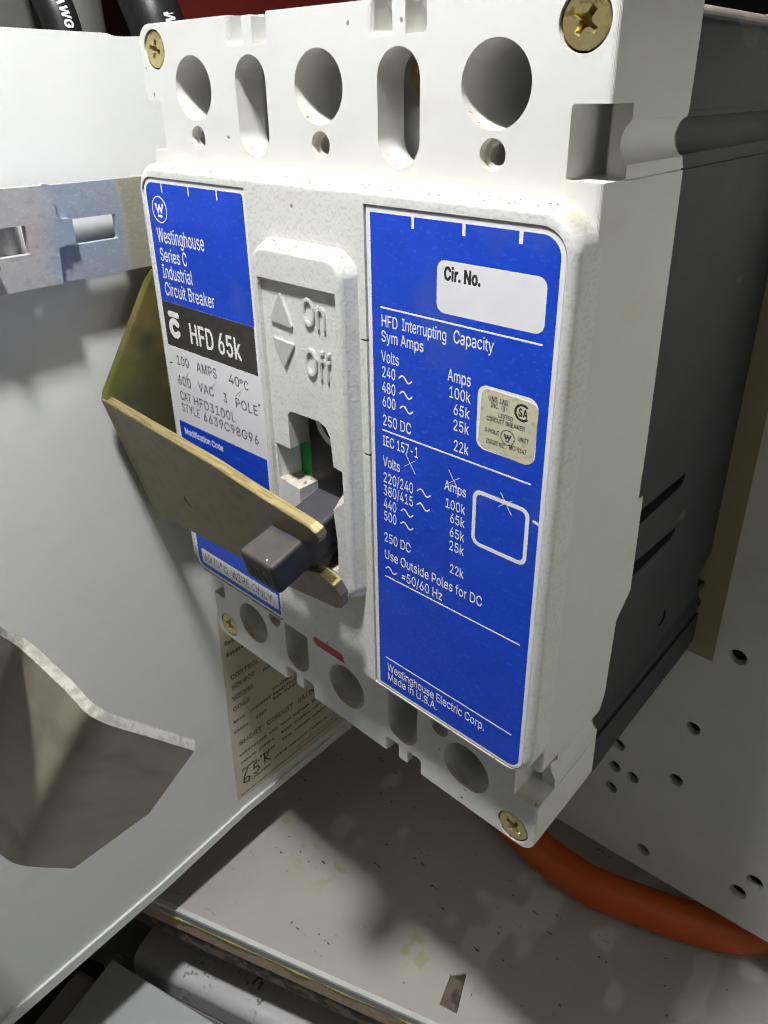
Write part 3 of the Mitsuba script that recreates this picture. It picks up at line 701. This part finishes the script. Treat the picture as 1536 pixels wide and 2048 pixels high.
add(f'{CB}__switch_slide__ring_mark', ext(ring, 2.95, 3.0, 'y'), 'print_white', False)

# --- toggle handle (axis along the inclined direction A)
A = np.array([0, -0.97, -0.243]); A /= np.linalg.norm(A); U = np.array([0, -0.243, 0.97]); U /= np.linalg.norm(U)
HF = np.array([[1, 0, 0], -A, U])                                           # local: x, depth, up
E0 = np.array([0.6, -16.9, -23.55])                                           # centre of the end face


def hf(m):
    return m.transform(np.c_[HF.T, E0])


hd = Manifold.batch_hull([Manifold.sphere(0.9, 20).translate([x, y, z]) for x in (-4.0, 4.0) for z in (-2.75, 2.75) for y in (0.9,)] + [Manifold.sphere(0.7, 16).translate([x, 26, z]) for x in (-3.6, 3.6) for z in (-2.75, 2.75)])
fin = ext(Polygon([(9.5, -8.0), (16, -4.6), (24, -4.6), (24, -2), (9.5, -2)]), 3.2, 4.4, 'x') + ext(Polygon([(11.5, -6.5), (24, -6.5), (24, 0), (11.5, 0)]), -3.9, 3.0, 'x')
add(f'{CB}__toggle_handle', hf(hd + fin), 'handle_plastic', 30)
tag(f'{CB}__toggle_handle', 'dusty black toggle handle in the off position')
dig = text('100', -3.4, -1.9, 6.8, 3.2, 200, 0.02)
add(f'{CB}__toggle_handle__rating_digits', hf(ext(dig, -0.12, 0.3, 'y')), 'handle_plastic', False)

# --- labels
def carrier(key, o, y0=0.30, y1=0.60):
    add(key, ext(o, y0, y1, 'y'), 'film_white', 20)


NP, RP = f'{CB}__name_plate', f'{CB}__rating_plate'
carrier(NP, Polygon(rr(-50.2, -15.9, -53.75, 43.3, [3.3, 0.2, 0.2, 3.3]))); tag(NP, 'left label with blue, black and white bands')
carrier(RP, Polygon(rr(14.6, 50.4, -53.75, 43.15, [0.2, 3.0, 3.8, 0.2]))); tag(RP, 'tall blue label right of the switch')
YB, YT = 0.262, 0.228


def xl(z):                                                                    # the printed field's left edge
    return -49.35 + 0.012 * (17.4 - z) * 0.9


ticks = [line(-43.25, 43.0, -43.28, 40.72, 0.42), line(-33.8, 43.0, -33.85, 40.78, 0.42), line(-24.5, 43.0, -24.52, 40.75, 0.42)]
b1 = Polygon(rr(-49.3, -16.6, 17.4, 42.55, [0.1, 0.1, 0.8, 2.2])).difference(union_all(ticks))
b2 = Polygon([(-49.3, 7.1), (-16.8, 7.1), (-16.8, 17.36), (-49.3, 17.36)])
wire = Polygon(rr(-47.6, -17.1, -51.9, -47.5, 0.7))
b3 = Polygon(rr(-49.2, -16.5, -53.1, -11.8, [2.4, 0.3, 0.1, 0.1])).difference(wire)
add(f'{NP}__blue_field', sheet(b1, YB), 'film_blue', False); add(f'{NP}__black_band', sheet(b2, YB), 'film_black', False); add(f'{NP}__blue_field_001', sheet(b3, YB), 'film_blue', False)
add(f'{NP}__emblem', sheet(emblem(-45.05, 37.25, 2.62), YT), 'print_white', False)
W = []
for s, z, w, h in (('Westinghouse', 30.45, 16.9, 2.95), ('Series C', 26.45, 10.1, 2.7), ('Industrial', 22.7, 11.2, 2.9), ('Circuit Breaker', 18.9, 18.2, 2.85)):
    W.append(text(s, -47.3, z, w, h, 330, 0.03, 0.035))
W.append(text('HFD 65k', -39.95, 9.3, 18.2, 4.6, 480, 0.06))
cc = np.radians(np.linspace(40, 320, 40))
add(f'{NP}__series_symbol', sheet([LineString([(-46.9, 14.75), (-43.9, 14.75)]).buffer(0.66), LineString(np.c_[-45.45 + 1.55 * np.cos(cc), 11.55 + 1.62 * np.sin(cc)]).buffer(0.70)], YT), 'print_white', False)
add(f'{NP}__modification_lettering', sheet(text('Modification Code', -47.5, -14.85, 15.3, 1.55, 400, 0.03), YT), 'print_white', False)
add(f'{NP}__white_lettering', sheet(W, YT), 'print_white', False)
K = []
for s, x, z, w, h in (('100', -46.8, 2.9, 5.2, 2.25), ('AMPS', -38.8, 2.95, 7.5, 2.25), ('40', -27.2, 3.1, 3.9, 2.1), ('C', -21.9, 2.95, 1.5, 2.1), ('600', -47.3, -2.1, 5.4, 2.35), ('VAC', -39.1, -1.8, 5.9, 2.2), ('3', -30.0, -1.9, 1.7, 2.15), ('POLE', -25.7, -2.05, 7.8, 2.25),
                      ('CAT', -47.2, -5.9, 4.4, 2.2), ('HFD3100L', -41.9, -5.95, 15.8, 2.2), ('STYLE', -47.2, -8.9, 7.3, 2.15), ('6639C98G96', -38.7, -9.0, 20.2, 2.15)):
    K.append(text(s, x, z, w, h, 400, 0.025, 0.06 if len(s) > 3 else 0.03))
K.append(Point(-22.75, 4.55).buffer(0.52, 12).difference(Point(-22.75, 4.55).buffer(0.26, 12)))
add(f'{NP}__printed_rating', sheet(K, YT), 'print_ink', False)
K = [text('60/75', -46.7, -50.9, 6.6, 2.3, 300), Point(-39.3, -49.1).buffer(0.5).difference(Point(-39.3, -49.1).buffer(0.22)), text('C', -38.2, -50.9, 1.6, 2.3, 300), text('WIRE ONLY', -35.2, -50.9, 16, 2.3, 300)]
add(f'{NP}__wire_rating', sheet(K, YT), 'print_ink', False)
add(f'{NP}__edge_mark', sheet(sbox(-49.6, 2.55, -48.6, 2.85), YT), 'film_black', False); add(f'{NP}__edge_mark_001', sheet(sbox(-17.6, 0.4, -17.1, 0.9), YT), 'film_black', False)
fib = [LineString([(-42.6, 1.6), (-43.9, -0.4)]).buffer(0.05), LineString([(-32.4, 1.6), (-34.3, -0.2)]).buffer(0.05), LineString([(-23.2, 2.2), (-25.2, 0.6)]).buffer(0.05), LineString([(-23.9, 1.2), (-23.6, 0.9)]).buffer(0.05)]
add(f'{NP}__fine_fibres', sheet(fib, 0.2, 0.05), 'print_black', False)

rticks = [line(24.28, 42.8, 24.28, 40.62, 0.55), line(33.8, 42.8, 33.8, 40.66, 0.58), line(43.36, 42.8, 43.36, 40.66, 0.66)]
nbox = Polygon(rr(29.05, 47.95, 28.8, 36.8, 1.5))
o1 = Polygon(rr(37.4, 48.1, 8.5, 19.2, 1.7)); o2 = Polygon(rr(37.25, 48.0, -9.5, 1.05, 1.6))
bl = Polygon(rr(15.5, 49.65, -53.15, 42.35, [0.3, 2.2, 3.0, 0.3])).difference(union_all(rticks + [nbox]))
add(f'{RP}__blue_field', sheet(bl, YB), 'film_blue', False)
add(f'{RP}__outline_box', sheet(o1.difference(Polygon(rr(38.1, 47.4, 9.2, 18.5, 1.1))), YT), 'print_white', False)
add(f'{RP}__outline_box_001', sheet(o2.difference(Polygon(rr(37.95, 47.3, -8.8, 0.35, 1.0))), YT), 'print_white', False)
add(f'{RP}__edge_mark', sheet(line(48.6, -0.6, 49.7, -0.9, 0.45), YT), 'print_white', False)
W = [line(17.4, 27.5, 47.9, 27.43, 0.28), line(17.36, 5.5, 47.77, 5.46, 0.28), line(17.38, -25.5, 48.07, -25.2, 0.26)]
for s, x, z, w, h in (('HFD', 17.5, 24.35, 3.7, 1.95), ('Interrupting', 22.0, 24.45, 9.2, 1.95), ('Capacity', 32.4, 24.6, 7.5, 1.95), ('Sym Amps', 17.45, 21.75, 9.2, 1.85), ('Volts', 17.4, 18.2, 4.0, 1.95), ('240', 17.42, 15.45, 3.2, 1.92), ('480', 17.4, 12.65, 3.2, 1.95), ('600', 17.42, 10.05, 3.2, 1.95), ('250 DC', 17.4, 6.5, 6.7, 2.0),
                      ('Amps', 31.5, 18.25, 4.55, 1.95), ('100k', 31.75, 15.5, 4.3, 1.85), ('65k', 32.75, 12.8, 3.25, 1.85), ('25k', 32.75, 10.1, 3.25, 1.88), ('22k', 32.95, 6.5, 3.1, 1.9), ('IEC 157-1', 17.4, 2.55, 8.3, 1.9),
                      ('Volts', 17.36, -1.6, 4.1, 2.0), ('220/240', 17.32, -4.85, 7.25, 2.05), ('380/415', 17.32, -7.5, 7.25, 2.05), ('440', 17.32, -10.3, 3.25, 2.05), ('500', 17.35, -12.9, 3.2, 2.0), ('Amps', 31.35, -1.3, 4.6, 1.8), ('100k', 31.55, -4.65, 4.25, 1.8), ('65k', 32.6, -7.2, 3.2, 1.78), ('65k', 32.6, -10.0, 3.2, 1.85), ('25k', 32.55, -12.75, 3.3, 1.88), ('22k', 32.85, -17.45, 3.1, 1.85),
                      ('250 DC', 17.26, -17.55, 6.7, 2.0), ('Use Outside Poles for DC', 17.3, -21.4, 22.8, 2.0), ('=50/60 Hz', 21.5, -24.5, 10.0, 2.0)):
    W.append(text(s, x, z, w, h, 360, 0.015))
for a, b, z in ((21.4, 24.15, 16.15), (21.5, 24.2, 13.4), (21.6, 24.35, 10.8), (25.5, 28.3, -3.75), (25.4, 28.2, -6.6), (21.65, 24.4, -9.3), (21.55, 24.4, -12.0), (17.65, 20.4, -23.65)):
    W.append(tilde(a, b, z))
add(f'{RP}__white_lettering', sheet(W, YT), 'print_white', False)
add(f'{RP}__maker_lettering', sheet([text('Westinghouse Electric Corp.', 17.6, -49.05, 24.4, 2.0, 360, 0.015), text('Made in U.S.A.', 17.55, -51.5, 13.2, 1.9, 360, 0.015)], YT), 'print_white', False)
add(f'{RP}__ruled_line', sheet(line(17.1, -45.8, 47.75, -45.95, 0.26), YT), 'print_white', False)
add(f'{RP}__number_lettering', sheet(text('Cir. No.', 30.4, 33.9, 6.7, 1.98, 700, 0.05), YT), 'print_black', False)
tag(f'{RP}__number_lettering', 'bold black Cir. No. on the white box')
sc = []
for cx, cz in ((23.7, 1.0), (33.2, 1.0), (43.5, 0.6)):                      # crossed scratches in the blue film
    sc += [LineString([(cx - 1.0, cz + 1.6), (cx + 1.2, cz - 1.7)]).buffer(0.05), LineString([(cx - 1.2, cz - 1.0), (cx + 1.3, cz + 0.9)]).buffer(0.045)]
add(f'{RP}__scratches', sheet(sc, YT - 0.01), 'print_white', False)

ST = f'{CB}__listing_sticker'
so = affinity.rotate(Polygon(rr(38.05, 48.05, 8.6, 18.75, 1.5)), -2.2)
add(ST, ext(so, 0.12, 0.225, 'y'), 'cream_film', 20); tag(ST, 'small cream approval sticker with black print')
K = []
for s, x, z, w, h in (('UND. LAB.', 39.45, 17.0, 3.7, 0.85), ('INC.', 39.9, 16.05, 1.55, 0.8), ('LISTED', 41.4, 14.75, 2.6, 0.75), ('CIRCUIT BREAKER', 39.25, 13.75, 6.9, 0.75), ('3 POLE', 39.0, 11.75, 2.7, 0.75), ('UNIT', 45.0, 11.95, 1.95, 0.75), ('ISSUE NO.', 39.4, 9.95, 3.6, 0.8), ('MG-5147', 43.6, 10.1, 3.1, 0.8)):
    K.append(text(s, x, z, w, h, 700, 0.0))
K += [emblem(43.25, 11.9, 1.2, 0.13), Point(42.35, 16.4).buffer(0.46).difference(Point(42.35, 16.4).buffer(0.38)), text('R', 42.17, 16.18, 0.36, 0.45, 700)]
cc = np.radians(np.linspace(48, 318, 40)); K += [LineString(np.c_[45.55 + 1.22 * np.cos(cc), 16.6 + 1.22 * np.sin(cc)]).buffer(0.19, cap_style='flat'), text('S', 44.85, 15.95, 0.68, 1.3, 800), text('A', 45.6, 15.95, 0.85, 1.25, 800)]
add(f'{ST}__lettering', sheet(K, 0.085, 0.034), 'print_black', False)

# --- screws
def screw(x, z, y, r, ang, key):
    head = Manifold.batch_boolean([cyl((0, 0), r - a, b, 2.0, seg=48) for a, b in ((0.45, 0.0), (0.2, 0.05), (0.06, 0.16), (0, 0.3))], m3.OpType.Add)
    c = []
    for k in (0, 90):
        w = 0.52
        c.append(Manifold.batch_hull([cube(-r * 0.66, r * 0.66, -0.5, -0.45, -w, w), cube(-r * 0.26, r * 0.26, 1.5, 1.6, -0.2, 0.2)]).rotate([0, k, 0]))
    c.append(Manifold.batch_hull([cube(-0.95, 0.95, -0.5, -0.45, -0.95, 0.95), cube(-0.5, 0.5, 1.4, 1.5, -0.5, 0.5)]).rotate([0, 45, 0]))
    head = (head - Manifold.batch_boolean(c, m3.OpType.Add)).rotate([0, ang, 0]).translate([x, y, z])
    add(key, head, 'zinc_brass', 25)


for i, ((x, z), a) in enumerate(zip(SCREWS, (18, 38, 12, 30))):
    screw(x, z, YC + 0.12, 3.25, a, f'{CB}__screw' + (f'_{i:03d}' if i else ''))
screw(15.0, 61.7, 14.0, 3.05, 20, f'{CB}__screw_004')
tag(CB, 'three pole industrial circuit breaker with blue labels, white cover and black base', 'circuit breaker')

# ================================================================ operating lever: a chromated steel yoke round the toggle
OL = 'operating_lever'
K0 = np.array([-60.5, -12.77, -5.28]); DN = np.array([0, 0.243, -0.97]); DN /= np.linalg.norm(DN)
YF = np.array([[1, 0, 0], -A, -DN])                                           # local: x, into the depth, up the plate
yoke = Polygon([(0, 0), (41.2, -3.6), (59.6, -6.5), (69.6, -7.7), (71.2, -8.5), (71.6, -9.8), (70.7, -11.3), (68.5, -12.2), (64.5, -14.0), (55.6, -14.8), (54.8, -15.6), (54.8, -22.8), (56, -23.6), (64, -22.3), (68, -20.8), (71.6, -22.2), (72.6, -24.8), (71.5, -28.8), (69.8, -29.8), (51.3, -33.2), (38, -32.9), (17, -34.3), (2.5, -36.0), (0, -35.8)])
yk = yoke.buffer(-0.45).buffer(0.45)
ym = Manifold.batch_boolean([ext(yk.buffer(-a, 4), y, 2.2 - y, 'y') for a, y in ((0.32, 0.0), (0.14, 0.06), (0.04, 0.16), (0, 0.3))], m3.OpType.Add)
ym = ym - (cyl((23.6, -21.8), 1.75, -1, 0.22, seg=40) - cyl((23.9, -21.7), 1.62, -1, 2, seg=40))
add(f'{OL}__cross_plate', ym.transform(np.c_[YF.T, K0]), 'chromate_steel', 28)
armp = Polygon([(-12.75, -5.28), (-12.2, -3.6), (4.0, 21.9), (14, 22.3), (40, 18), (40, -20), (8, -44), (-3.9, -40.1)])
am = Manifold.batch_boolean([ext(armp.buffer(-a, 4), -60.5 + y, -57.9 - y, 'x') for a, y in ((0.3, 0.0), (0.12, 0.07), (0, 0.25))], m3.OpType.Add).translate([0, 0.4, 0])
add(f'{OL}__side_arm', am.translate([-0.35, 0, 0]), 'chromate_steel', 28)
tag(f'{OL}__side_arm', 'greenish iridescent arm running back beside the breaker')
tag(OL, 'olive gold chromated steel lever forked around the toggle handle', 'lever')
